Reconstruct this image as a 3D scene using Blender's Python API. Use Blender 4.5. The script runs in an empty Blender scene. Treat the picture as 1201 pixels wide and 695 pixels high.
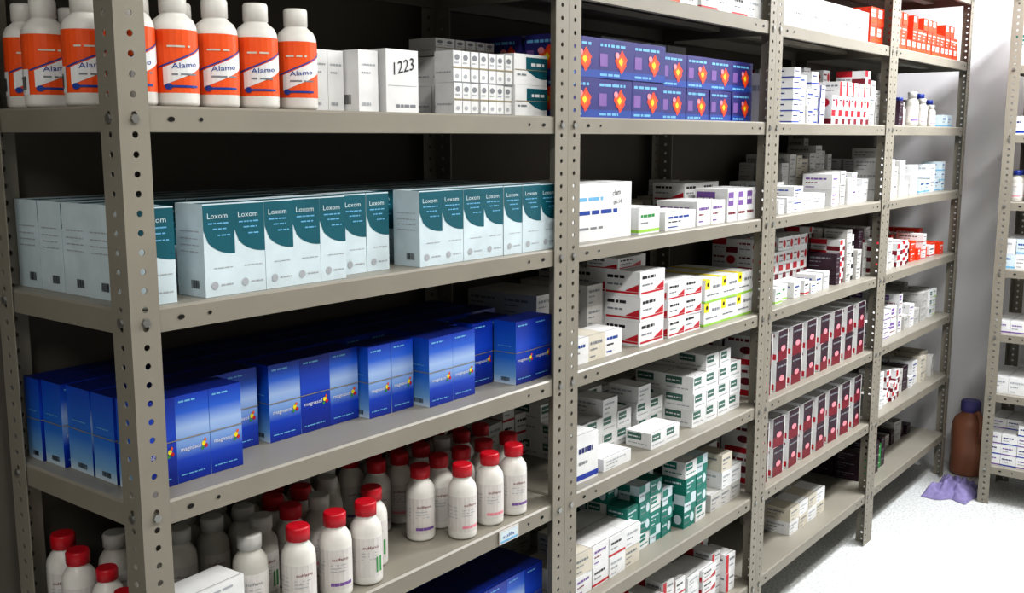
import bpy, bmesh, math, random
from math import sin, cos, pi, radians
from mathutils import noise, Vector
R = random.Random(11)
scene = bpy.context.scene
try:
    scene.view_settings.view_transform = 'Standard'
    scene.view_settings.look = 'Medium High Contrast'
except Exception as e:
    print(e)

# ------------------------------------------------------------ materials
def lin(c):
    c /= 255.0
    return c/12.92 if c <= 0.04045 else ((c+0.055)/1.055)**2.4
def rgb(r, g, b): return (lin(r), lin(g), lin(b), 1)
_m = {}
def M(name, col, rough=0.5, metal=0.0, var=0.06, scale=25.0, coat=0.0):
    if name in _m: return _m[name]
    m = bpy.data.materials.new(name); m.use_nodes = True
    nt = m.node_tree; b = nt.nodes['Principled BSDF']
    c = rgb(*col)
    tc = nt.nodes.new('ShaderNodeTexCoord')
    n = nt.nodes.new('ShaderNodeTexNoise'); n.inputs['Scale'].default_value = scale
    n.inputs['Detail'].default_value = 3
    nt.links.new(tc.outputs['Object'], n.inputs['Vector'])
    r = nt.nodes.new('ShaderNodeValToRGB')
    r.color_ramp.elements[0].position = 0.3; r.color_ramp.elements[1].position = 0.7
    r.color_ramp.elements[0].color = tuple(v*(1-var) for v in c[:3])+(1,)
    r.color_ramp.elements[1].color = tuple(min(1, v*(1+var)) for v in c[:3])+(1,)
    nt.links.new(n.outputs['Fac'], r.inputs['Fac'])
    nt.links.new(r.outputs['Color'], b.inputs['Base Color'])
    b.inputs['Roughness'].default_value = rough
    b.inputs['Metallic'].default_value = metal
    b.inputs['Coat Weight'].default_value = coat
    _m[name] = m
    return m
def ramp_mat(name, stops, rough=0.35):
    m = bpy.data.materials.new(name); m.use_nodes = True
    nt = m.node_tree; b = nt.nodes['Principled BSDF']
    uv = nt.nodes.new('ShaderNodeUVMap'); uv.uv_map = 'UVMap'
    sp = nt.nodes.new('ShaderNodeSeparateXYZ')
    nt.links.new(uv.outputs['UV'], sp.inputs[0])
    r = nt.nodes.new('ShaderNodeValToRGB')
    els = r.color_ramp.elements
    while len(els) < len(stops): els.new(0.5)
    for e, (p, c) in zip(els, stops):
        e.position = p; e.color = rgb(*c)
    nt.links.new(sp.outputs['Y'], r.inputs['Fac'])
    nt.links.new(r.outputs['Color'], b.inputs['Base Color'])
    b.inputs['Roughness'].default_value = rough
    return m

WHITE = M('carton_white', (224, 225, 226), 0.65)
COOL = M('carton_cool_white', (202, 217, 224), 0.55)
GREYW = M('carton_grey_white', (190, 189, 186), 0.65)
CREAM = M('carton_cream', (206, 200, 186), 0.65)
TEAL = M('ink_teal', (6, 88, 102), 0.45)
BLACK = M('ink_black', (26, 26, 30), 0.5)
GREYI = M('ink_grey', (126, 130, 136), 0.5)
LGREY = M('ink_light_grey', (168, 172, 178), 0.5)
BLUE = M('carton_blue', (8, 52, 158), 0.4)
DBLUE = M('carton_dark_blue', (10, 30, 104), 0.45)
LBLUE = M('ink_light_blue', (110, 175, 215), 0.45)
NAVY = M('carton_navy_violet', (42, 40, 112), 0.45)
INDIGO = M('ink_indigo', (28, 66, 150), 0.45)
RED = M('ink_red', (186, 24, 42), 0.45)
DRED = M('carton_maroon', (116, 20, 38), 0.45)
DARK = M('carton_dark', (52, 28, 42), 0.45)
PINK = M('ink_pink', (222, 140, 152), 0.45)
ORANGE = M('ink_orange', (232, 88, 26), 0.5)
REDOR = M('ink_red_orange', (222, 62, 28), 0.5)
YEL = M('ink_yellow', (232, 214, 36), 0.5)
GREEN = M('ink_green', (50, 140, 70), 0.5)
LGREEN = M('ink_lime', (150, 200, 80), 0.5)
DGREEN = M('ink_dark_green', (66, 106, 96), 0.5)
TGREEN = M('carton_teal_green', (20, 118, 106), 0.5)
PURPLE = M('ink_purple', (120, 86, 155), 0.5)
BAND = M('rubber_band', (150, 140, 110), 0.6)
PLAST = M('plastic_white', (222, 220, 215), 0.45, coat=0.08)
PLASTG = M('plastic_grey_white', (186, 184, 177), 0.5)
CAPRED = M('plastic_cap_red', (190, 18, 38), 0.4)
CAPG = M('plastic_cap_grey', (194, 193, 190), 0.45)
LABW = M('label_white', (210, 206, 203), 0.6)
FLAP = M('carton_seam', (150, 152, 156), 0.6)
BLUEG = ramp_mat('carton_blue_gradient', [(0.0, (10, 40, 140)), (0.26, (14, 66, 184)), (0.42, (120, 156, 214)), (0.62, (158, 184, 226)), (0.80, (40, 96, 200)), (1.0, (12, 54, 165))])
BLUEG2 = ramp_mat('carton_blue_gradient_deep', [(0.0, (10, 34, 124)), (0.3, (10, 48, 160)), (0.6, (24, 74, 192)), (1.0, (10, 40, 140))])
BLUES = ramp_mat('carton_blue_side', [(0.0, (214, 230, 242)), (0.14, (130, 182, 226)), (0.42, (46, 118, 208)), (1.0, (16, 74, 184))])
METAL = M('grey_enamel_steel', (134, 129, 118), 0.55, 0.0, 0.06, 6)
METALTOP = M('grey_enamel_lit_top', (140, 136, 126), 0.42, 0.0, 0.07, 5)  # same enamel, lighter: light caught by the shelf tops put into the colour
BOLT = M('zinc_bolt', (160, 160, 158), 0.35, 0.9)
HOLE = M('punched_hole_shadow', (14, 13, 12), 0.9)

# ------------------------------------------------------------ text cache
_t = {}
def text_geo(s):
    if s in _t: return _t[s]
    cu = bpy.data.curves.new('txt', 'FONT'); cu.body = s; cu.resolution_u = 2; cu.size = 1.0
    ob = bpy.data.objects.new('txt', cu)
    scene.collection.objects.link(ob)
    bpy.context.view_layer.update()
    me = bpy.data.meshes.new_from_object(ob)
    vs = [(v.co.x, v.co.y) for v in me.vertices]
    fs = [tuple(p.vertices) for p in me.polygons]
    if len(me.polygons) and me.polygons[0].normal.z < 0: fs = [tuple(reversed(f)) for f in fs]
    bpy.data.objects.remove(ob); bpy.data.meshes.remove(me); bpy.data.curves.remove(cu)
    w = max([v[0] for v in vs] + [0.1])
    _t[s] = (vs, fs, w)
    return _t[s]

# ------------------------------------------------------------ frames
class PF:
    def __init__(s, o, S, T, W, H):
        s.o, s.S, s.T, s.W, s.H = o, S, T, W, H
        s.n = (S[1]*T[2]-S[2]*T[1], S[2]*T[0]-S[0]*T[2], S[0]*T[1]-S[1]*T[0])
        s.curved = False
    def p(s, a, b, e):
        a *= s.W; b *= s.H
        return tuple(s.o[i]+s.S[i]*a+s.T[i]*b+s.n[i]*e for i in range(3))
class CF:
    def __init__(s, cx, cy, z0, r, th, W, H):
        s.cx, s.cy, s.z0, s.r, s.th, s.W, s.H = cx, cy, z0, r, th, W, H
        s.curved = True
    def p(s, a, b, e):
        t = s.th+(a-0.5)*s.W/s.r
        return (s.cx+(s.r+e)*cos(t), s.cy+(s.r+e)*sin(t), s.z0+b*s.H)

class MB:
    def __init__(s):
        s.v = []; s.f = []; s.m = []; s.uv = []; s.sm = []; s.mats = []
    def mi(s, mat):
        if mat not in s.mats: s.mats.append(mat)
        return s.mats.index(mat)
    def poly(s, pts, mat, uv=None, smooth=False):
        b = len(s.v); s.v += list(pts); n = len(pts)
        s.f.append(tuple(range(b, b+n))); s.m.append(s.mi(mat)); s.sm.append(smooth)
        s.uv.append(uv if uv else [(0, 0)]*n)
    def box(s, x, y, z, w, d, h, mat, rot=0, mats={}):
        c, sn = cos(rot), sin(rot)
        cx, cy = x+w/2, y+d/2
        def P(a, b, zz): return (cx+a*c-b*sn, cy+a*sn+b*c, zz)
        X = (c, sn, 0); Y = (-sn, c, 0); nX = (-c, -sn, 0); nY = (sn, -c, 0); Z = (0, 0, 1)
        a, b = w/2, d/2
        fr = {'F': PF(P(-a, -b, z), X, Z, w, h), 'B': PF(P(a, b, z), nX, Z, w, h),
              'L': PF(P(-a, b, z), nY, Z, d, h), 'R': PF(P(a, -b, z), Y, Z, d, h),
              'T': PF(P(-a, -b, z+h), X, Y, w, d), 'D': PF(P(-a, b, z), X, nY, w, d)}
        for k, q in fr.items():
            s.poly([q.p(0, 0, 0), q.p(1, 0, 0), q.p(1, 1, 0), q.p(0, 1, 0)], mats.get(k, mat), [(0, 0), (1, 0), (1, 1), (0, 1)])
        return fr
    def band(s, fr, lo, hi, s0, s1, mat, e=0.0004, n=8):
        for i in range(n):
            a = s0+(s1-s0)*i/n; b = s0+(s1-s0)*(i+1)/n
            s.poly([fr.p(a, lo(a), e), fr.p(b, lo(b), e), fr.p(b, hi(b), e), fr.p(a, hi(a), e)], mat,
                   [(a, 0), (b, 0), (b, 1), (a, 1)], fr.curved)
    def rect(s, fr, s0, t0, s1, t1, mat, e=0.0004):
        n = 1 if not fr.curved else max(1, int((s1-s0)*14))
        s.band(fr, lambda a: t0, lambda a: t1, s0, s1, mat, e, n)
    def ell(s, fr, cs, ct, rs, rt, mat, e=0.0006, n=14):
        s.poly([fr.p(cs+rs*cos(2*pi*i/n), ct+rt*sin(2*pi*i/n), e) for i in range(n)], mat)
    def text(s, fr, tx, a, b, h, mat, e=0.0008, fit=None, tilt=0.0):
        vs, fs, w = text_geo(tx)
        sz = h*fr.H/0.7
        kx = sz
        if fit: kx = fit*fr.W/w
        base = len(s.v)
        for (x, y) in vs:
            s.v.append(fr.p(a+x*kx/fr.W, b+y*sz/fr.H+tilt*x*kx/fr.H, e))
        k = s.mi(mat)
        for f in fs:
            s.f.append(tuple(base+i for i in f)); s.m.append(k); s.sm.append(False); s.uv.append([(0, 0)]*len(f))
    def dashes(s, fr, s0, t, s1, h, mat, e=0.0006):
        a = s0
        while a < s1-0.03:
            b = min(s1, a+R.uniform(0.06, 0.2))
            s.rect(fr, a, t, b, t+h, mat, e); a = b+0.03
    def barcode(s, fr, s0, t0, s1, t1, e=0.0006):
        n = 9
        for i in range(n):
            a = s0+(s1-s0)*i/n
            s.rect(fr, a, t0, a+(s1-s0)/n*R.uniform(0.35, 0.75), t1, BLACK, e)
    def lathe(s, cx, cy, z, prof, segmats, seg=22, ribs=None):
        base = len(s.v)
        for k, (r, h) in enumerate(prof):
            for i in range(seg):
                t = 2*pi*i/seg
                rr = r*(0.95 if (ribs and k in ribs and i % 2) else 1)
                s.v.append((cx+rr*cos(t), cy+rr*sin(t), z+h))
        for k in range(len(prof)-1):
            mi = s.mi(segmats[k])
            for i in range(seg):
                j = (i+1) % seg
                s.f.append((base+k*seg+i, base+k*seg+j, base+(k+1)*seg+j, base+(k+1)*seg+i))
                s.m.append(mi); s.sm.append(True); s.uv.append([(0, 0)]*4)
        for k, rev in ((0, True), (len(prof)-1, False)):
            idx = [base+k*seg+i for i in range(seg)]
            if rev: idx.reverse()
            s.f.append(tuple(idx)); s.m.append(s.mi(segmats[min(k, len(segmats)-1)])); s.sm.append(False); s.uv.append([(0, 0)]*seg)
    def mesh(s, name, merge=False):
        me = bpy.data.meshes.new(name)
        me.from_pydata(s.v, [], s.f)
        for m in s.mats: me.materials.append(m)
        uvl = me.uv_layers.new(name='UVMap')
        flat = []
        for u in s.uv:
            for a in u: flat += [a[0], a[1]]
        uvl.data.foreach_set('uv', flat)
        me.polygons.foreach_set('material_index', s.m)
        me.polygons.foreach_set('use_smooth', s.sm)
        if merge:
            bm = bmesh.new(); bm.from_mesh(me)
            bmesh.ops.remove_doubles(bm, verts=bm.verts, dist=0.0002)
            bm.to_mesh(me); bm.free()
        me.update()
        return me
    def obj(s, name, merge=False):
        o = bpy.data.objects.new(name, s.mesh(name, merge))
        scene.collection.objects.link(o)
        return o

# ------------------------------------------------------------ racks
RW, RD, TH = 0.998, 0.36, 2.15
PWD = 0.043
ZS = [0.203, 0.475, 0.748, 1.02, 1.292, 1.56, 1.832, 2.104]
def hole_strip(mb, o, d, width, z0, z1, flip):
    p = 0.0254; n = int((z1-z0)/p); p = (z1-z0)/n
    hw, hp = width/2, p/2
    ca = math.degrees(math.atan2(hp, hw))
    q = [0, ca*0.5, ca, (ca+90)/2]
    angs = []
    angs += q; angs += [90, 180-(ca+90)/2, 180-ca, 180-ca*0.5]
    angs += [180+a for a in q]; angs += [270, 360-(ca+90)/2, 360-ca, 360-ca*0.5]
    r = 0.0044
    for i in range(n):
        zc = z0+(i+0.5)*p
        ins = []; out = []
        for a in angs:
            c, s_ = cos(radians(a)), sin(radians(a))
            k = 1/max(abs(c)/hw, abs(s_)/hp)
            out.append((hw+c*k, zc+s_*k)); ins.append((hw+c*r, zc+s_*r))
        def P(q2): return (o[0]+d[0]*q2[0], o[1]+d[1]*q2[0], q2[1])
        for k in range(16):
            l = (k+1) % 16
            pts = [P(out[k]), P(out[l]), P(ins[l]), P(ins[k])]
            if flip: pts.reverse()
            mb.poly(pts, METAL)
def rack_mesh(zs):
    mb = MB()
    for (x, dx) in ((0, 1), (RW, -1)):
        for (y, dy) in ((0, 1), (RD, -1)):
            hole_strip(mb, (x, y), (dx, 0), PWD, 0, TH, (dx*dy) < 0)
            hole_strip(mb, (x, y), (0, dy), PWD, 0, TH, (dx*dy) > 0)
    fl = 0.033; g = 0.0035
    for z in zs:
        x0, x1, y0, y1 = g, RW-g, g, RD-g
        e = 0.003
        mb.poly([(x0+e, y0+e, z), (x1-e, y0+e, z), (x1-e, y1-e, z), (x0+e, y1-e, z)], METALTOP)
        ring1 = [(x0+e, y0+e), (x1-e, y0+e), (x1-e, y1-e), (x0+e, y1-e)]
        ring2 = [(x0, y0), (x1, y0), (x1, y1), (x0, y1)]
        for k in range(4):
            l = (k+1) % 4
            mb.poly([(*ring1[k], z), (*ring2[k], z-e), (*ring2[l], z-e), (*ring1[l], z)], METALTOP)
            mb.poly([(*ring2[k], z-e), (*ring2[k], z-fl), (*ring2[l], z-fl), (*ring2[l], z-e)], METAL)
        for (ya, yb) in ((y0, y0+0.014), (y1-0.014, y1)):
            mb.poly([(x0, ya, z-fl), (x0, yb, z-fl), (x1, yb, z-fl), (x1, ya, z-fl)], METAL)
        mb.box(x0+0.02, RD/2-0.02, z-0.018, RW-0.04-2*g, 0.04, 0.012, METAL)
    return mb
def add_rack_details(mb, zs):
    fl = 0.033
    for z in zs:
        zc = z-fl/2
        for x in (0.078, 0.125, RW-0.078, RW-0.125):
            fr = PF((x-0.01, 0.0035, zc-0.01), (1, 0, 0), (0, 0, 1), 0.02, 0.02)
            big = x in (0.078, RW-0.078)
            mb.ell(fr, 0.5, 0.5, 0.28 if big else 0.16, 0.17 if big else 0.14, HOLE, 0.0016, 12)
        for x in (0.021, RW-0.021):
            for (yy, sg) in ((-0.001, -1), (RD+0.001, 1)):
                pts = [(x+0.0062*cos(pi/3*i), yy+sg*0.004, zc+0.0062*sin(pi/3*i)) for i in range(6)]
                pt0 = [(a, yy, c) for a, b, c in pts]
                mb.poly(pts if sg < 0 else pts[::-1], BOLT)
                for i in range(6):
                    j = (i+1) % 6
                    q = [pt0[i], pt0[j], pts[j], pts[i]]
                    mb.poly(q if sg < 0 else q[::-1], BOLT)
        for y in (0.021, RD-0.021):
            xx = -0.0003
            pts = [(xx-0.004, y+0.0062*cos(pi/3*i), zc+0.0062*sin(pi/3*i)) for i in range(6)]
            pt0 = [(xx, b, c) for a, b, c in pts]
            mb.poly(pts[::-1], BOLT)
            for i in range(6):
                j = (i+1) % 6
                mb.poly([pt0[j], pt0[i], pts[i], pts[j]], BOLT)
def build_rack(zs):
    me = rack_mesh(zs).mesh('rack_sheet', merge=True)
    o = bpy.data.objects.new('tmp', me); scene.collection.objects.link(o)
    md = o.modifiers.new('s', 'SOLIDIFY'); md.thickness = 0.0018; md.offset = 0
    bpy.context.view_layer.update()
    dg = bpy.context.evaluated_depsgraph_get()
    me2 = bpy.data.meshes.new_from_object(o.evaluated_get(dg), depsgraph=dg)
    bpy.data.objects.remove(o)
    mb = MB(); add_rack_details(mb, zs)
    d = mb.mesh('det')
    bm = bmesh.new(); bm.from_mesh(me2)
    nm = len(me2.materials); nf = len(bm.faces)
    bm.from_mesh(d)
    bm.faces.ensure_lookup_table()
    for m in d.materials: me2.materials.append(m)
    for f in bm.faces[nf:]: f.material_index += nm
    bm.to_mesh(me2); bm.free(); me2.name = 'shelving_rack'
    return me2
RM = build_rack(ZS)
for i in range(4):
    o = bpy.data.objects.new('metal_shelving_rack', RM); o.location = (i*1.0+0.001, 0, 0)
    scene.collection.objects.link(o)
ZR = [0.165, 0.473, 0.725, 0.99, 1.262, 1.53, 1.80, 2.07]
RM2 = build_rack(ZR)
o = bpy.data.objects.new('metal_shelving_rack', RM2); o.location = (3.73, -0.213, 0); o.rotation_euler = (0, 0, -pi/2)
scene.collection.objects.link(o)

# ------------------------------------------------------------ carton designs
def seam(mb, fr):
    mb.rect(fr['T'], 0.02, 0.06, 0.98, 0.09, FLAP, 0.0003)
def d_teal(mb, *a):
    fr = mb.box(*a[:6], COOL, a[6]); f = fr['F']
    lo = lambda s: 0.72-0.27*math.sqrt(max(0, 1-(1-s)**2))
    mb.band(f, lo, lambda s: 0.985, 0, 1, TEAL, n=7)
    mb.text(f, 'Loxom', 0.12, 0.84, 0.06, COOL, fit=0.66)
    mb.dashes(f, 0.15, 0.78, 0.8, 0.015, LBLUE, 0.0008)
    mb.dashes(f, 0.3, 0.72, 0.75, 0.015, LBLUE, 0.0008)
    mb.dashes(f, 0.45, 0.65, 0.85, 0.015, LBLUE, 0.0008)
    mb.ell(f, 0.3, 0.12, 0.11, 0.045, LGREY); mb.dashes(f, 0.5, 0.11, 0.9, 0.016, LGREY)
    mb.dashes(f, 0.3, 0.3, 0.9, 0.010, LGREY)
    l = fr['L']
    mb.barcode(l, 0.5, 0.09, 0.8, 0.18)
    for t in (0.7, 0.62, 0.55, 0.48): mb.dashes(l, 0.15, t, 0.85, 0.010, LGREY)
    mb.rect(fr['T'], 0.0, 0.0, 1, 0.35, TEAL, 0.0003)
def d_plainbar(mb, *a):
    fr = mb.box(*a[:6], WHITE, a[6]); l = fr['L']; f = fr['F']
    mb.barcode(l, 0.3, 0.12, 0.7, 0.28)
    mb.dashes(f, 0.15, 0.75, 0.85, 0.03, LGREY); mb.dashes(f, 0.15, 0.62, 0.6, 0.03, LGREY)
    mb.dashes(f, 0.15, 0.1, 0.6, 0.05, LGREY)
    seam(mb, fr)
def d_hand(mb, *a):
    fr = mb.box(*a[:6], WHITE, a[6]); f = fr['F']
    mb.text(f, '1223', 0.16, 0.58, 0.2, BLACK, fit=0.7, tilt=0.22)
    mb.rect(f, 0.05, 0.42, 0.95, 0.43, LGREY); mb.dashes(f, 0.3, 0.08, 0.9, 0.05, GREYI)
    seam(mb, fr)
def d_blue(mb, *a):
    fr = mb.box(*a[:6], BLUE, a[6], {'F': BLUEG if R.random() < 0.4 else BLUEG2, 'L': BLUES, 'R': BLUES, 'T': DBLUE})
    f = fr['F']
    mb.text(f, 'magnasol', 0.1, 0.36, 0.05, WHITE, fit=0.6)
    mb.ell(f, 0.80, 0.39, 0.06, 0.03, YEL); mb.ell(f, 0.87, 0.36, 0.05, 0.024, RED, 0.0007)
    mb.ell(f, 0.76, 0.34, 0.04, 0.02, GREEN, 0.0008); mb.ell(f, 0.85, 0.43, 0.035, 0.02, ORANGE, 0.0009)
    mb.dashes(f, 0.1, 0.92, 0.6, 0.02, LBLUE); mb.dashes(f, 0.1, 0.08, 0.8, 0.014, LBLUE)
    mb.barcode(fr['L'], 0.35, 0.05, 0.75, 0.11)
    mb.dashes(fr['L'], 0.2, 0.6, 0.8, 0.012, LBLUE)
    mb.rect(fr['T'], 0.03, 0.1, 0.97, 0.13, BLUE, 0.0003)
    for k in 'FLR': mb.rect(fr[k], 0, 0.5, 1, 0.51, BAND, 0.0012)
def d_burst(mb, *a):
    fr = mb.box(*a[:6], NAVY, a[6])
    for k in 'FL':
        f = fr[k]
        mb.rect(f, 0.0, 0.0, 1, 0.2, INDIGO)
        asp = f.H/f.W
        cx, cy = 0.62, 0.45
        # painted flame-like splash: irregular petals in orange, yellow and pink
        for (rr, m, e, ph) in ((0.30, REDOR, 0.0006, 0.3), (0.22, ORANGE, 0.0009, 1.1), (0.10, YEL, 0.0012, 0.2)):
            n = 22
            mb.poly([f.p(cx+rr*(0.75+0.35*sin(3*2*pi*i/n+ph)*sin(2*pi*i/n*2+ph))*asp*1.2*cos(2*pi*i/n), cy+rr*(0.8+0.3*cos(5*2*pi*i/n+ph))*sin(2*pi*i/n), e) for i in range(n)], m)
        mb.ell(f, cx-0.16*asp, cy+0.16, 0.1*asp, 0.08, PINK, 0.001)
        mb.dashes(f, 0.06, 0.80, 0.8, 0.07, LBLUE); mb.dashes(f, 0.06, 0.06, 0.6, 0.06, LBLUE)
        mb.rect(f, 0.05, 0.3, 0.26, 0.62, PURPLE, 0.0008)
    mb.rect(fr['T'], 0.02, 0.08, 0.98, 0.12, INDIGO, 0.0003)
def gen(base, c1, c2, kind=0):
    def d(mb, *a):
        fr = mb.box(*a[:6], base, a[6])
        for k in 'FLR':
            f = fr[k]
            if kind == 0:
                mb.rect(f, 0.0, 0.06, 1, 0.17, c1); mb.dashes(f, 0.1, 0.62, 0.75, 0.11, c2); mb.dashes(f, 0.1, 0.38, 0.5, 0.06, GREYI)
            elif kind == 1:
                mb.rect(f, 0.04, 0.1, 0.96, 0.18, c1)
                mb.band(f, lambda s: 0.2, lambda s: 0.2+0.75*(s-0.55), 0.6, 0.96, c1, n=2)
                mb.dashes(f, 0.08, 0.7, 0.6, 0.12, c2); mb.dashes(f, 0.08, 0.42, 0.5, 0.07, GREYI)
            elif kind == 2:
                mb.rect(f, 0, 0, 0.3, 1, c1); mb.dashes(f, 0.38, 0.65, 0.92, 0.12, c2); mb.dashes(f, 0.38, 0.35, 0.8, 0.06, GREYI)
            elif kind == 3:
                mb.ell(f, 0.74, 0.5, 0.17, 0.3, c1); mb.dashes(f, 0.06, 0.62, 0.5, 0.12, c2); mb.dashes(f, 0.06, 0.25, 0.5, 0.07, GREYI)
            elif kind == 4:
                mb.dashes(f, 0.1, 0.64, 0.8, 0.11, c1); mb.dashes(f, 0.1, 0.42, 0.5, 0.06, c2); mb.rect(f, 0.1, 0.14, 0.4, 0.2, c1)
            elif kind == 5:
                mb.rect(f, 0.06, 0.48, 0.62, 0.90, c1); mb.dashes(f, 0.1, 0.64, 0.56, 0.08, base, 0.0008); mb.dashes(f, 0.1, 0.22, 0.85, 0.07, c2)
            elif kind == 6:
                mb.rect(f, 0.0, 0.55, 0.55, 1, c1); mb.rect(f, 0.55, 0.0, 1, 0.4, c2); mb.dashes(f, 0.08, 0.3, 0.5, 0.08, GREYI)
        seam(mb, fr)
    return d
d_red = gen(WHITE, RED, BLACK, 1)
d_red0 = gen(WHITE, RED, BLACK, 0)
d_red6 = gen(WHITE, RED, DRED, 6)
d_reddot = gen(WHITE, RED, DRED, 3)
d_redleft = gen(WHITE, RED, GREYI, 2)
d_green = gen(WHITE, DGREEN, LGREY, 5)
d_lime = gen(WHITE, LGREEN, GREEN, 0)
d_grey = gen(GREYW, GREYI, GREYI, 4)
d_white = gen(WHITE, LGREY, GREYI, 4)
d_cream = gen(CREAM, GREYI, GREYI, 4)
d_whiteb = gen(WHITE, INDIGO, BLACK, 4)
d_blackb = gen(WHITE, BLACK, BLACK, 6)
d_purple = gen(WHITE, PURPLE, PURPLE, 0)
d_purple4 = gen(WHITE, PURPLE, DRED, 4)
d_purple5 = gen(WHITE, PURPLE, DRED, 5)
d_bluew = gen(WHITE, DBLUE, DBLUE, 2)
d_bluew0 = gen(WHITE, BLUE, DBLUE, 0)
d_lblue = gen(COOL, LBLUE, INDIGO, 0)
d_tgreen = gen(TGREEN, COOL, COOL, 3)
d_tgreen2 = gen(TGREEN, COOL, COOL, 4)
d_tgreen5 = gen(WHITE, TGREEN, TGREEN, 5)
d_tgreen6 = gen(COOL, TGREEN, TGREEN, 6)
d_orange = gen(REDOR, WHITE, WHITE, 4)
d_orange5 = gen(REDOR, WHITE, ORANGE, 5)
d_gbox = gen(GREEN, DGREEN, WHITE, 0)
d_dark = gen(DARK, GREYI, GREYI, 4)
def d_yellow(mb, *a):
    fr = mb.box(*a[:6], WHITE, a[6])
    for k in 'FL':
        f = fr[k]
        mb.rect(f, 0.0, 0.6, 0.28, 1, YEL); mb.ell(f, 0.15, 0.8, 0.06, 0.09, BLACK, 0.0008)
        mb.rect(f, 0, 0, 1, 0.1, LGREEN); mb.dashes(f, 0.45, 0.6, 0.92, 0.12, GREYI); mb.dashes(f, 0.1, 0.3, 0.8, 0.06, GREYI)
    mb.rect(fr['T'], 0, 0, 0.28, 1, YEL); seam(mb, fr)
def d_maroon(mb, *a):
    fr = mb.box(*a[:6], WHITE, a[6], {'F': DARK})
    f = fr['F']
    mb.rect(f, 0, 0, 1, 0.34, DRED); mb.ell(f, 0.5, 0.40, 0.22, 0.10, PINK, 0.0008)
    mb.dashes(f, 0.1, 0.78, 0.9, 0.06, GREYI); mb.rect(f, 0.9, 0, 1, 1, GREYW, 0.0006)
    l = fr['L']; mb.rect(l, 0.1, 0.05, 0.95, 0.24, RED); mb.dashes(l, 0.1, 0.8, 0.9, 0.09, DRED); mb.ell(l, 0.6, 0.52, 0.18, 0.12, DRED); 
    seam(mb, fr)
def d_big(mb, *a):
    fr = mb.box(*a[:6], WHITE, a[6])
    f = fr['F']
    mb.dashes(f, 0.08, 0.70, 0.5, 0.06, LBLUE); mb.dashes(f, 0.1, 0.46, 0.75, 0.07, INDIGO); mb.dashes(f, 0.1, 0.2, 0.5, 0.04, GREYI)
    mb.text(f, 'clam', 0.66, 0.76, 0.1, BLACK, tilt=0.08)
    mb.text(f, '06-14', 0.68, 0.6, 0.08, BLACK, tilt=0.08)
    seam(mb, fr)

def stack(design, x, y, z, w, d, h, nx=1, ny=1, nz=1, jit=0.003, drop=0.0, gap=0.0012, rot=1.2, name='medicine_carton_stack'):
    mb = MB(); ds = design if isinstance(design, list) else [design]
    for j in range(ny):
        for i in range(nx):
            n = nz
            if drop and R.random() < drop: n -= 1
            if drop and nz > 2 and R.random() < drop*0.5: n -= 1
            for k in range(n):
                yy = y+j*(d+gap)+(R.uniform(0, jit) if j == 0 else 0)
                dd = ds[(i*3+j+k*(1 if len(ds) > 1 else 0)) % len(ds)]
                dd(mb, x+i*(w+gap), yy, z+0.0012+k*(h+0.0004), w, d, h, radians(R.uniform(-rot, rot)))
    return mb.obj(name)
def mixed(x0, x1, y0, y1, z, ds, hmax=0.17, hmin=0.04, wr=(0.045, 0.085), name='medicine_carton_stack'):
    """irregular shelf load: columns of differently sized cartons"""
    mb = MB(); x = x0
    while x < x1-0.035:
        w = min(R.uniform(*wr), x1-x)
        h = R.uniform(0.03, 0.058)
        dz = R.choice(ds); top = R.uniform(hmin, hmax)
        y = y0+R.uniform(0, 0.02)
        while y < y1-0.05:
            d = min(R.uniform(0.08, 0.12), y1-y)
            n = max(1, int(top/h))
            for k in range(n):
                r = radians(R.uniform(-5, 5)) if k == n-1 else radians(R.uniform(-1.5, 1.5))
                s = 0.93
                dz(mb, x+w*(1-s)/2+R.uniform(-1, 1)*0.002, y+d*(1-s)/2, z+0.0012+k*(h+0.0005), w*s, d*s, h, r)
            y += d+0.002
            top = max(hmin, top+R.uniform(-0.03, 0.03))
        x += w+0.001
        if R.random() < 0.08: x += 0.015
    return mb.obj(name)

S6, S5, S4, S3, S2, S1, S0, ST = ZS

# ---- bay 1, S1: orange label bottles
def orange_bottle(mb, x, y, z, th):
    prof = [(0.027, 0), (0.0305, 0.003), (0.031, 0.006), (0.031, 0.101), (0.0300, 0.109), (0.026, 0.117), (0.0185, 0.123), (0.0165, 0.126),
            (0.0185, 0.1265), (0.0185, 0.149), (0.0165, 0.152)]
    mb.lathe(x, y, z, prof, [PLAST]*10, 26, ribs=(8, 9))
    f = CF(x, y, z+0.018, 0.0313, th, 0.031*2*pi*0.62, 0.084)
    mb.rect(f, 0, 0, 1, 1, ORANGE, 0.0)
    c = lambda s: 0.36+0.62*(max(0, s-0.2))**1.2
    mb.band(f, lambda s: c(s)-0.30, lambda s: c(s)-0.02, 0.34, 1.0, WHITE, 0.0004, 12)
    mb.band(f, lambda s: c(s)+0.0, lambda s: c(s)+0.025, 0.28, 1.0, INDIGO, 0.0006, 12)
    mb.rect(f, 0.0, 0.0, 0.26, 0.42, WHITE, 0.0005)
    mb.text(f, 'Alamo', 0.44, 0.38, 0.085, INDIGO, 0.0009, fit=0.3, tilt=0.1)
    mb.dashes(f, 0.44, 0.28, 0.75, 0.03, GREYI, 0.0009)
    mb.dashes(f, 0.40, 0.72, 0.66, 0.03, CREAM, 0.0009)
    mb.ell(f, 0.40, 0.10, 0.045, 0.05, INDIGO, 0.0012); mb.rect(f, 0.44, 0.085, 0.75, 0.12, INDIGO, 0.0009)
    mb.barcode(f, 0.05, 0.08, 0.22, 0.3, 0.0009)
mb = MB()
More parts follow.
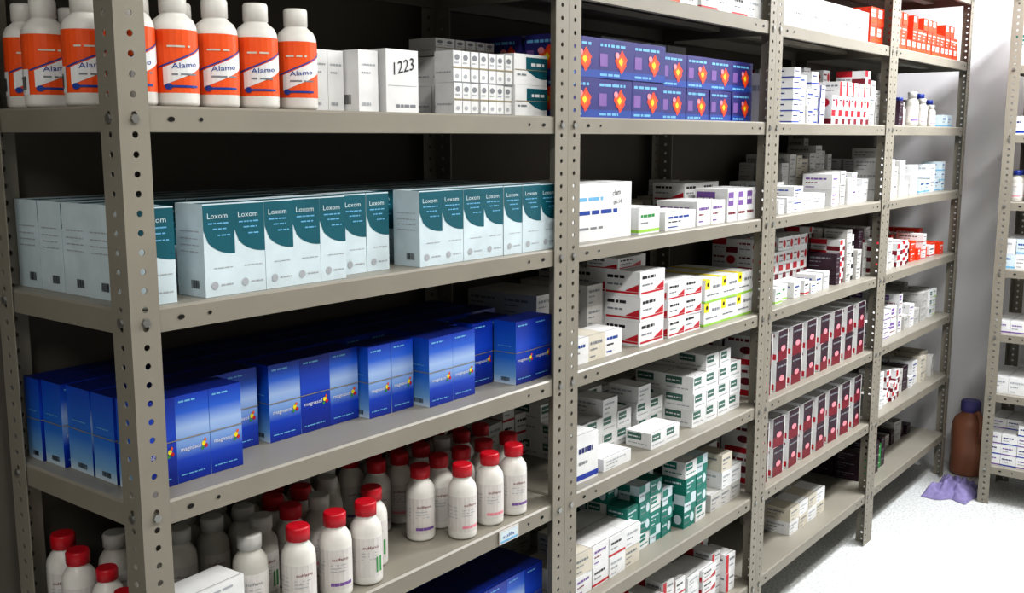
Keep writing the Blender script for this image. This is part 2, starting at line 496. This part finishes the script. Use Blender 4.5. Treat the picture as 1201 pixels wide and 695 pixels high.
for (x, y) in [(0.055, 0.05), (0.118, 0.045), (0.19, 0.05), (0.258, 0.045), (0.338, 0.05),
               (0.04, 0.135), (0.115, 0.13), (0.185, 0.13),
               (0.04, 0.245), (0.11, 0.235), (0.18, 0.235), (0.05, 0.318), (0.12, 0.312)]:
    orange_bottle(mb, x, y, S1+0.0012, radians(-125+R.uniform(-14, 14)))
mb.obj('syrup_bottle_group')
stack(d_plainbar, 0.385, 0.07, S1, 0.034, 0.05, 0.098, 2, 3, 1)
stack(d_plainbar, 0.459, 0.04, S1, 0.045, 0.06, 0.100, 1, 3, 1)
stack(d_hand, 0.515, 0.03, S1, 0.078, 0.055, 0.105, 1, 1, 1)
def d_tw(mb, *a):
    fr = mb.box(*a[:6], WHITE, a[6]); f = fr['F']
    lo = lambda s: 0.5-0.3*math.sin(pi*min(1, max(0, (s-0.35)/0.65))*0.6)
    mb.band(f, lo, lambda s: 0.9, 0.35, 1, TEAL, n=6)
    mb.dashes(f, 0.5, 0.62, 0.9, 0.1, WHITE, 0.0008); mb.dashes(f, 0.08, 0.3, 0.35, 0.06, GREYI); mb.rect(f, 0, 0.48, 1, 0.5, BAND, 0.0012)
    mb.dashes(fr['L'], 0.1, 0.5, 0.9, 0.06, LGREY); seam(mb, fr)
def d_small(mb, *a):
    fr = mb.box(*a[:6], WHITE, a[6]); f = fr['F']
    mb.ell(f, 0.5, 0.80, 0.28, 0.09, GREYI); mb.dashes(f, 0.2, 0.6, 0.7, 0.05, LGREY); mb.rect(f, 0, 0.46, 1, 0.5, BAND, 0.0012)
    mb.ell(f, 0.5, 0.2, 0.2, 0.07, LGREY); mb.rect(f, 0.0, 0.0, 0.06, 1, GREYI, 0.0004); mb.rect(f, 0, 0.0, 1, 0.04, GREYI, 0.0004)
    mb.dashes(fr['L'], 0.1, 0.3, 0.9, 0.05, LGREY)
stack(d_small, 0.70, 0.045, S1, 0.024, 0.045, 0.057, 7, 1, 2)
stack(d_tw, 0.878, 0.04, S1, 0.108, 0.055, 0.060, 1, 1, 2)
stack(d_small, 0.79, 0.11, S1, 0.03, 0.07, 0.057, 6, 2, 2)
stack(d_small, 0.80, 0.18, S1+0.117, 0.03, 0.07, 0.035, 6, 1, 1)

# ---- bay 1, S2 teal cartons
W, D, H = 0.055, 0.064, 0.134
mb = MB()
def row(x0, n, y, w=W):
    for i in range(n):
        d_teal(mb, x0+i*(w+0.0008), y+R.uniform(0, 0.003), S2+0.0012, w, D, H-R.uniform(0, 0.001), radians(R.uniform(-1.2, 1.2)))
row(0.032, 1, 0.02); row(0.132, 5, 0.018, 0.0535); row(0.420, 2, 0.045, 0.053); row(0.575, 7, 0.016, 0.0585)
row(0.034, 1, 0.0875)
for k in range(1, 4): row(0.034, 7, 0.0875+k*0.0675)
mb.obj('medicine_carton_row')
mb = MB(); row(0.44, 9, 0.118, 0.058); row(0.44, 9, 0.185, 0.058); row(0.44, 9, 0.252, 0.058); mb.obj('medicine_carton_row')

# ---- bay 1, S3 blue cartons
mb = MB()
def brow(x0, n, y, w=0.0635, d=0.058):
    for i in range(n):
        d_blue(mb, x0+i*(w+0.0008), y+R.uniform(0, 0.003), S3+0.0012, w, d, 0.13, radians(R.uniform(-1.0, 1.0)))
brow(0.036, 3, 0.05, 0.057); brow(0.305, 3, 0.105, 0.066); brow(0.508, 2, 0.082, 0.056)
brow(0.632, 2, 0.05, 0.066); brow(0.800, 1, 0.085, 0.062); brow(0.868, 2, 0.03, 0.0615)
brow(0.036, 4, 0.115, 0.063); brow(0.036, 15, 0.179, 0.0625, 0.066); brow(0.030, 15, 0.25, 0.0625, 0.055); brow(0.026, 15, 0.308, 0.0625, 0.044)
brow(0.66, 2, 0.112, 0.062, 0.06); brow(0.87, 1, 0.1, 0.062, 0.06)
mb.obj('medicine_carton_row')

# ---- bay 1, S4 bottles
def pill_bottle(mb, x, y, z, cap, lab=0, th=-2.1, s=1.0):
    prof = [(0.024, 0), (0.0275, 0.003), (0.028, 0.006), (0.028, 0.094), (0.0265, 0.104), (0.021, 0.113), (0.0165, 0.118), (0.0165, 0.122),
            (0.0195, 0.1225), (0.0200, 0.142), (0.0175, 0.146)]
    prof = [(r*s, h*s) for r, h in prof]
    bm_ = PLAST if cap is CAPRED or R.random() < 0.3 else PLASTG
    mb.lathe(x, y, z, prof, [bm_]*8+[cap]*2, 24, ribs=(8, 9))
    f = CF(x, y, z+0.016*s, 0.0283*s, th, 0.028*s*2*pi*0.7, 0.07*s)
    mb.rect(f, 0, 0, 1, 1, LABW, 0)
    c = [PINK, GREEN, PURPLE, LGREY][lab % 4]
    mb.text(f, 'sulfano', 0.40, 0.74, 0.07, DRED if lab != 3 else GREYI, 0.0005, fit=0.24)
    mb.rect(f, 0.60 if lab == 1 else 0.38, 0.1, 0.70, 0.5 if lab == 1 else 0.18, c, 0.0004)
    for t in (0.62, 0.54, 0.46): mb.dashes(f, 0.38, t, 0.60, 0.02, LGREY, 0.0005)
    for t in (0.7, 0.6, 0.5, 0.4): mb.dashes(f, 0.05, t, 0.3, 0.02, LGREY, 0.0005)
mb = MB(); zb = S4+0.0012
fronts = [(0.305, 0.045, 1, 0), (0.385, 0.045, 1, 2), (0.452, 0.04, 1, 1), (0.655, 0.10, 1, 2), (0.712, 0.042, 1, 0), (0.80, 0.045, 1, 0), (0.874, 0.042, 1, 2),
          (0.235, 0.08, 0, 3), (0.51, 0.085, 1, 1), (0.86, 0.11, 1, 0), (0.93, 0.1, 1, 0), (0.79, 0.112, 1, 2), (0.725, 0.115, 1, 1)]
for (x, y, c, l) in fronts: pill_bottle(mb, x, y, zb, CAPRED if c else CAPG, l, radians(-122+R.uniform(-15, 15)))
for j, y in enumerate((0.135, 0.195, 0.26, 0.322)):
    for i in range(15):
        x = 0.045+i*0.064+(0.01 if j % 2 else 0)
        if j == 0 and ((x < 0.27 and i > 0) or 0.47 < x): continue
        if j == 3 and i % 2: continue
        if j == 1 and 0.52 < x < 0.62: continue
        g = (0.10 < x < 0.33) or (0.45 < x < 0.6 and j in (1, 2)) or (i > 1 and R.random() < 0.12)
        s = 0.98
        if i == 0: s = (0.70, 0.82, 0.92, 0.98)[j]
        pill_bottle(mb, x, y, zb, CAPG if g else CAPRED, R.choice([0, 1, 2, 3]), radians(-125+R.uniform(-15, 15)), s)
mb.obj('pill_bottle_group')
stack(d_white, 0.08, 0.035, S4, 0.11, 0.06, 0.034, 1, 1, 3, rot=5)
mb = MB(); fr = mb.box(0.775, -0.0005, S4-0.031, 0.062, 0.002, 0.028, LABW)
mb.rect(fr['F'], 0.05, 0.1, 0.95, 0.9, COOL); mb.rect(fr['F'], 0.05, 0.1, 0.95, 0.25, LBLUE, 0.0006); mb.text(fr['F'], 'sulfa', 0.15, 0.4, 0.25, INDIGO, fit=0.6)
mb.obj('shelf_label')
stack(d_blue, 0.60, 0.04, S5, 0.062, 0.062, 0.13, 6, 4, 1)
stack(d_blue, 0.10, 0.04, S5, 0.062, 0.062, 0.13, 6, 4, 1)
stack(d_white, 0.1, 0.04, S6, 0.1, 0.08, 0.07, 8, 3, 2)
stack(d_red, 0.1, 0.04, S0, 0.1, 0.08, 0.07, 8, 3, 2)

# ---- bay 2
stack(d_burst, 1.012, 0.028, S1, 0.1415, 0.09, 0.084, 3, 1, 2)
stack(d_burst, 1.012, 0.125, S1, 0.1415, 0.09, 0.084, 3, 2, 2)
stack(d_burst, 1.472, 0.055, S1, 0.126, 0.09, 0.080, 4, 2, 2)
stack([d_lblue, d_grey], 1.5, 0.245, S1, 0.11, 0.07, 0.07, 4, 1, 3)
stack(d_big, 1.075, 0.035, S2, 0.235, 0.2, 0.126)
stack(d_lime, 1.335, 0.03, S2, 0.10, 0.11, 0.062)
stack(d_whiteb, 1.455, 0.025, S2, 0.155, 0.09, 0.045, rot=2)
stack(d_purple4, 1.63, 0.03, S2, 0.075, 0.12, 0.062, 2, 1, 1, rot=2)
stack(d_purple5, 1.80, 0.03, S2, 0.055, 0.1, 0.088, 3, 1, 1)
stack(d_red, 1.78, 0.15, S2, 0.1, 0.1, 0.05, 2, 1, 2)
stack(d_grey, 1.06, 0.12, S3, 0.066, 0.1, 0.05, 4, 2, 3, drop=0.3)
stack([d_whiteb, d_cream], 1.07, 0.035, S3, 0.07, 0.07, 0.058, 3, 1, 1)
stack(d_red, 1.352, 0.03, S3, 0.118, 0.1, 0.060, 1, 3, 3, rot=2)
stack(d_red, 1.345, 0.09, S3+0.182, 0.11, 0.09, 0.028, 1, 1, 1, rot=4)
stack(d_red, 1.48, 0.15, S3, 0.1, 0.12, 0.066, 1, 1, 3)
stack(d_red, 1.49, 0.03, S3, 0.085, 0.1, 0.046, 2, 1, 3, drop=0.4, rot=2)
stack(d_yellow, 1.685, 0.03, S3, 0.095, 0.11, 0.062, 3, 2, 2, rot=1.5)
stack(d_yellow, 1.59, 0.16, S3, 0.09, 0.12, 0.062, 1, 1, 2)
G = [d_green, d_green, d_white]
stack(G, 1.20, 0.12, S4, 0.066, 0.09, 0.043, 4, 2, 3, drop=0.3, rot=2)
stack(G, 1.42, 0.03, S4, 0.07, 0.075, 0.04, 2, 1, 1, rot=4)
stack(G, 1.50, 0.12, S4, 0.064, 0.09, 0.043, 2, 2, 3, drop=0.3, rot=2)
stack(d_green, 1.655, 0.04, S4, 0.070, 0.09, 0.046, 4, 2, 3, drop=0.0, rot=2)
stack(d_green, 1.74, 0.045, S4+0.140, 0.068, 0.09, 0.044, 2, 2, 1, rot=3)
stack(d_bluew0, 1.09, 0.03, S4, 0.085, 0.07, 0.11)
stack(d_white, 1.2, 0.03, S4, 0.12, 0.075, 0.03, rot=4)
T = [d_tgreen, d_tgreen6, d_tgreen2, d_tgreen5, d_tgreen]
stack(T, 1.36, 0.06, S5, 0.056, 0.06, 0.042, 4, 3, 4, drop=0.45, rot=4)
stack(T, 1.62, 0.04, S5, 0.062, 0.07, 0.046, 2, 3, 4, drop=0.35, rot=3)
stack([d_purple4, d_cream, d_white, d_red0], 1.09, 0.03, S5, 0.07, 0.08, 0.05, 4, 2, 3, drop=0.4, rot=2)
stack([d_grey, d_white, d_cream], 1.775, 0.04, S5, 0.062, 0.08, 0.05, 3, 3, 3, drop=0.35, rot=2)
mixed(1.05, 1.96, 0.24, 0.345, S4, [d_grey, d_cream, d_red0], 0.16, 0.06)
mixed(1.05, 1.96, 0.27, 0.35, S5, [d_grey, d_cream, d_tgreen], 0.16, 0.06)
mixed(1.08, 1.46, 0.04, 0.25, S6, [d_white, d_cream], 0.1)
mixed(1.47, 1.96, 0.03, 0.25, S6, [d_redleft, d_red0, d_white, d_red], 0.17, 0.12)
stack([d_red0, d_white], 1.62, 0.03, S0, 0.085, 0.1, 0.06, 4, 2, 1)
stack([d_orange, d_yellow], 1.42, 0.03, S0, 0.09, 0.1, 0.05, 2, 2, 1)
mixed(1.30, 1.96, 0.25, 0.35, S2, [d_grey, d_cream, d_white], 0.12, 0.05)

# ---- bay 3
stack(d_white, 2.06, 0.03, S0, 0.125, 0.12, 0.10, 6, 2, 1)
stack(d_orange5, 2.84, 0.03, S0, 0.065, 0.1, 0.062, 2, 2, 2)
stack([d_white, d_cream], 2.07, 0.04, S1, 0.045, 0.1, 0.14, 3, 2, 1, drop=0.2)
mixed(2.22, 2.5, 0.03, 0.3, S1, [d_bluew, d_bluew, d_bluew0, d_whiteb], 0.17, 0.12, (0.05, 0.07))
stack([d_red6, d_reddot, d_redleft], 2.52, 0.03, S1, 0.056, 0.1, 0.045, 6, 3, 4, drop=0.4, rot=2)
mixed(2.88, 2.985, 0.03, 0.3, S1, [d_white, d_grey], 0.18, 0.12)
mixed(2.06, 2.26, 0.03, 0.3, S2, [d_white], 0.09)
mixed(2.26, 2.58, 0.03, 0.3, S2, [d_white, d_whiteb, d_lblue], 0.10, 0.06, (0.07, 0.11))
mixed(2.59, 2.98, 0.04, 0.16, S2, [d_white, d_grey, d_purple4], 0.14, 0.09, (0.04, 0.06))
mixed(2.50, 2.98, 0.17, 0.34, S2, [d_grey, d_cream], 0.21, 0.17, (0.04, 0.06))
mixed(2.07, 2.27, 0.03, 0.25, S3, [d_lime, d_white, d_tgreen5], 0.10, 0.05)
stack([d_reddot, d_red6, d_reddot], 2.27, 0.13, S3, 0.056, 0.09, 0.044, 6, 2, 4, drop=0.15, rot=2)
mixed(2.30, 2.60, 0.025, 0.12, S3, [d_white, d_whiteb, d_red0], 0.09, 0.05, (0.04, 0.06))
mixed(2.66, 2.98, 0.035, 0.33, S3, [d_blackb, d_grey, d_red6, d_dark], 0.20, 0.14, (0.04, 0.06))
for z in (S4, S5):
    mb = MB()
    for i in range(8):
        for k in range(2):
            for j in range(2):
                d_maroon(mb, 2.05+i*0.115, 0.03+j*0.125, z+0.0012+k*0.0935, 0.08, 0.12, 0.093-R.uniform(0, 0.0), radians(R.uniform(-3, 3)))
    mb.obj('medicine_carton_stack')
stack([d_white, d_cream], 2.40, 0.06, S6, 0.075, 0.09, 0.045, 4, 2, 2, drop=0.25, rot=2)

# ---- bay 4
stack([d_orange5, d_orange, d_orange5], 3.05, 0.03, S0, 0.06, 0.1, 0.045, 14, 2, 3, drop=0.4, rot=2)
mixed(3.05, 3.26, 0.03, 0.3, S1, [d_white, d_bluew, d_dark], 0.16, 0.09, (0.04, 0.06))
mb = MB()
BC = M('plastic_cap_blue', (30, 50, 130), 0.35)
for i in range(8): pill_bottle(mb, 3.30+i*0.065, 0.06+0.03*(i % 2), S1+0.0012, [CAPG, BC][i % 2], i, -2.4, 0.6+0.15*(i % 3))
mb.obj('pill_bottle_group')
mixed(3.3, 3.8, 0.15, 0.33, S1, [d_dark, d_bluew, d_grey], 0.14, 0.07)
stack(d_lblue, 3.82, 0.05, S1, 0.07, 0.1, 0.05, 2, 2, 1)
mixed(3.06, 3.44, 0.03, 0.3, S2, [d_white, d_purple, d_cream], 0.17, 0.11, (0.04, 0.065))
mixed(3.46, 3.92, 0.04, 0.3, S2, [d_lblue, d_lblue, d_white], 0.14, 0.09, (0.06, 0.1))
mixed(3.06, 3.48, 0.03, 0.3, S3, [d_white, d_red6, d_grey, d_blackb], 0.15, 0.08, (0.04, 0.07))
mixed(3.49, 3.9, 0.03, 0.3, S3, [d_orange, d_orange5, d_red0], 0.12, 0.06)
mixed(3.04, 3.42, 0.03, 0.3, S4, [d_purple, d_purple5], 0.18, 0.12, (0.06, 0.09))
mixed(3.44, 3.66, 0.04, 0.3, S4, [d_grey, d_purple4, d_dark], 0.13, 0.09)
mixed(3.67, 3.95, 0.04, 0.3, S4, [d_lime, d_grey, d_green], 0.14, 0.09)
mixed(3.05, 3.45, 0.03, 0.3, S5, [d_white, d_grey, d_cream, d_red6], 0.17, 0.1, (0.04, 0.065))
mixed(3.46, 3.9, 0.04, 0.3, S5, [d_whiteb, d_dark, d_cream, d_grey], 0.14, 0.07)
mixed(3.08, 3.4, 0.05, 0.28, S6, [d_gbox, d_dark, d_gbox], 0.14, 0.07)
mixed(3.42, 3.9, 0.12, 0.3, S6, [d_dark, d_grey], 0.1, 0.05)
for i, bx in enumerate((0.1, 1.1, 2.1, 3.1)):
    stack(d_white, bx, 0.05, ST, 0.19, 0.22, 0.14, 4, 1, 1)

# ---- right rack goods (shelf fronts face -x)
def rstack(design, z, w, d, h, nx, ny, nz, y1=-0.222, x0=3.755, drop=0):
    return stack(design, x0, y1-ny*(d+0.0012), z, w, d, h, nx, ny, nz, 0, drop)
Z6, Z5, Z4, Z3, Z2, Z1, Z0, ZT = ZR
rstack([d_bluew0, d_purple], Z6, 0.08, 0.06, 0.045, 3, 8, 4, drop=0.2)
rstack(d_white, Z5, 0.08, 0.07, 0.07, 3, 6, 1)
rstack(d_bluew, Z5, 0.08, 0.07, 0.06, 1, 4, 1, y1=-0.8)
rstack(d_purple, Z4, 0.08, 0.06, 0.05, 3, 8, 1)
rstack([d_white, d_lblue], Z3, 0.08, 0.06, 0.06, 3, 8, 2, drop=0.3)
mb = MB()
for i in range(9):
    for j in range(3): pill_bottle(mb, 3.79+j*0.075, -0.262-i*0.07, Z2+0.0012, BC, i, pi, 0.85)
mb.obj('pill_bottle_group')
rstack([d_lblue, d_bluew0], Z1, 0.08, 0.06, 0.07, 3, 8, 1)
rstack([d_tgreen5, d_white], Z0, 0.08, 0.06, 0.06, 3, 8, 2)

# ------------------------------------------------------------ jug + cloth
mb = MB()
JUG = M('amber_plastic', (158, 106, 82), 0.4, 0, 0.1, 8)
JC = M('jug_cap_blue', (84, 82, 140), 0.5)
jx, jy = 4.10, -0.075
mb.lathe(jx, jy, 0.001, [(0.062, 0), (0.072, 0.006), (0.075, 0.03), (0.073, 0.1), (0.075, 0.19), (0.073, 0.235), (0.062, 0.262), (0.04, 0.28), (0.034, 0.29), (0.042, 0.291), (0.042, 0.335), (0.036, 0.342)],
         [JUG]*9+[JC]*2, 28, ribs=(9, 10))
hp = [(0.03, 0.285), (0.06, 0.30), (0.09, 0.27), (0.095, 0.21), (0.072, 0.16)]
for i in range(len(hp)-1):
    (a, za), (b, zb2) = hp[i], hp[i+1]
    ux, uy = -0.7, -0.7
    ring = []
    for (r0, zz) in ((a, za), (b, zb2)):
        ring.append([(jx+ux*r0-uy*0.011*cos(t)+ux*0.006*sin(t), jy+uy*r0+ux*0.011*cos(t)+uy*0.006*sin(t), zz+0.008*sin(t)) for t in [k*pi/4 for k in range(8)]])
    for k in range(8):
        l = (k+1) % 8
        mb.poly([ring[0][k], ring[0][l], ring[1][l], ring[1][k]], JUG, smooth=True)
mb.obj('plastic_jug')
mb = MB(); n = 44
CL = M('lavender_cloth', (130, 122, 166), 0.9, 0, 0.12, 60)
def cp(i, j):
    u = i/n*2-1; v = j/n*2-1
    ang = math.atan2(v, u)
    k = 1+0.16*sin(3*ang+0.5)+0.06*sin(7*ang)
    x = u*0.14*k; y = v*0.085*k
    rr = min(1, max(abs(u), abs(v)))
    h = (1-rr**2.2)*0.03+abs(noise.noise(Vector((u*2.2, v*2.8, 1.3))))*0.06*(1-rr**4)+abs(noise.noise(Vector((u*5, v*5, 4))))*0.012*(1-rr**6)
    return (3.80+x, -0.10+y, 0.002+h)
g = [[i*(n+1)+j for j in range(n+1)] for i in range(n+1)]
for i in range(n+1):
    for j in range(n+1): mb.v.append(cp(i, j))
k = mb.mi(CL)
for i in range(n):
    for j in range(n):
        mb.f.append((g[i][j], g[i+1][j], g[i+1][j+1], g[i][j+1])); mb.m.append(k); mb.sm.append(True); mb.uv.append([(0, 0)]*4)
mb.obj('crumpled_cloth')

# ------------------------------------------------------------ room
XL, XR, YB, YF, ZC = -2.4, 4.24, 0.39, -2.7, 2.75
def slab(name, x0, y0, z0, x1, y1, z1, mat):
    mb = MB(); mb.box(x0, y0, z0, x1-x0, y1-y0, z1-z0, mat); return mb.obj(name)
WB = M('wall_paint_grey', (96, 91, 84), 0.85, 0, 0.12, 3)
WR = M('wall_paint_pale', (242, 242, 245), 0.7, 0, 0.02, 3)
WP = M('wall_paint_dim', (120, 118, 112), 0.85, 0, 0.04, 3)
CE = M('ceiling_paint', (190, 189, 185), 0.9, 0, 0.03, 3)
fm = bpy.data.materials.new('terrazzo_floor'); fm.use_nodes = True
nt = fm.node_tree; b = nt.nodes['Principled BSDF']
tc = nt.nodes.new('ShaderNodeTexCoord')
vo = nt.nodes.new('ShaderNodeTexNoise'); vo.inputs['Scale'].default_value = 110; vo.inputs['Detail'].default_value = 4
nt.links.new(tc.outputs['Object'], vo.inputs['Vector'])
r = nt.nodes.new('ShaderNodeValToRGB'); r.color_ramp.elements[0].position = 0.35; r.color_ramp.elements[1].position = 0.58
r.color_ramp.elements[0].color = rgb(186, 190, 190); r.color_ramp.elements[1].color = rgb(226, 229, 229)
nt.links.new(vo.outputs['Fac'], r.inputs['Fac']); nt.links.new(r.outputs['Color'], b.inputs['Base Color'])
b.inputs['Roughness'].default_value = 0.4
slab('floor', XL, YF, -0.1, XR, YB, 0, fm)
slab('ceiling', XL, YF, ZC, XR, YB, ZC+0.1, CE)
slab('wall_back', XL, YB, -0.1, XR, YB+0.1, ZC+0.1, WB)
slab('wall_right', XR, YF, -0.1, XR+0.1, YB+0.1, ZC+0.1, WR)
slab('wall_left', XL-0.1, YF, -0.1, XL, YB+0.1, ZC+0.1, WP)
slab('wall_front', XL-0.1, YF-0.1, -0.1, XR+0.1, YF, ZC+0.1, WP)

# ------------------------------------------------------------ lamps
HOU = M('lamp_housing', (225, 225, 225), 0.4)
em = bpy.data.materials.new('fluorescent_tube'); em.use_nodes = True
bb = em.node_tree.nodes['Principled BSDF']; bb.inputs['Emission Color'].default_value = (1, 0.98, 0.95, 1); bb.inputs['Emission Strength'].default_value = 3
def lamp(x, y, power, col=(1, 0.98, 0.94)):
    mb = MB(); mb.box(x-0.62, y-0.12, ZC-0.05, 1.24, 0.24, 0.049, HOU)
    for dy in (-0.06, 0.06):
        seg = 12
        for i in range(seg):
            a, c2 = 2*pi*i/seg, 2*pi*(i+1)/seg
            mb.poly([(x-0.58, y+dy+0.014*cos(a), ZC-0.066+0.014*sin(a)), (x-0.58, y+dy+0.014*cos(c2), ZC-0.066+0.014*sin(c2)),
                     (x+0.58, y+dy+0.014*cos(c2), ZC-0.066+0.014*sin(c2)), (x+0.58, y+dy+0.014*cos(a), ZC-0.066+0.014*sin(a))], em, smooth=True)
    mb.obj('fluorescent_ceiling_light')
    L = bpy.data.lights.new('fluorescent_glow', 'AREA'); L.shape = 'RECTANGLE'; L.size = 1.2; L.size_y = 0.2; L.energy = power; L.color = col
    o = bpy.data.objects.new('fluorescent_glow', L); o.location = (x, y, ZC-0.09); scene.collection.objects.link(o)
lamp(-1.5, -1.2, 26)  # extra lamp out of view, added to brighten left-facing carton sides
lamp(0.3, -1.2, 22)
lamp(1.9, -1.15, 28)
lamp(3.35, -0.9, 92, (0.98, 0.985, 1))
w = bpy.data.worlds.new('w'); scene.world = w; w.use_nodes = True
w.node_tree.nodes['Background'].inputs[0].default_value = (0.6, 0.65, 0.75, 1); w.node_tree.nodes['Background'].inputs[1].default_value = 0.1

# ------------------------------------------------------------ camera
cam = bpy.data.cameras.new('cam'); co = bpy.data.objects.new('camera', cam); scene.collection.objects.link(co)
cam.sensor_width = 36; cam.lens = 36*1200/1201; cam.clip_start = 0.02
co.location = (-0.734, -1.2107, 1.52)
co.rotation_euler = (radians(90-8.86), 0, radians(-52))
scene.camera = co
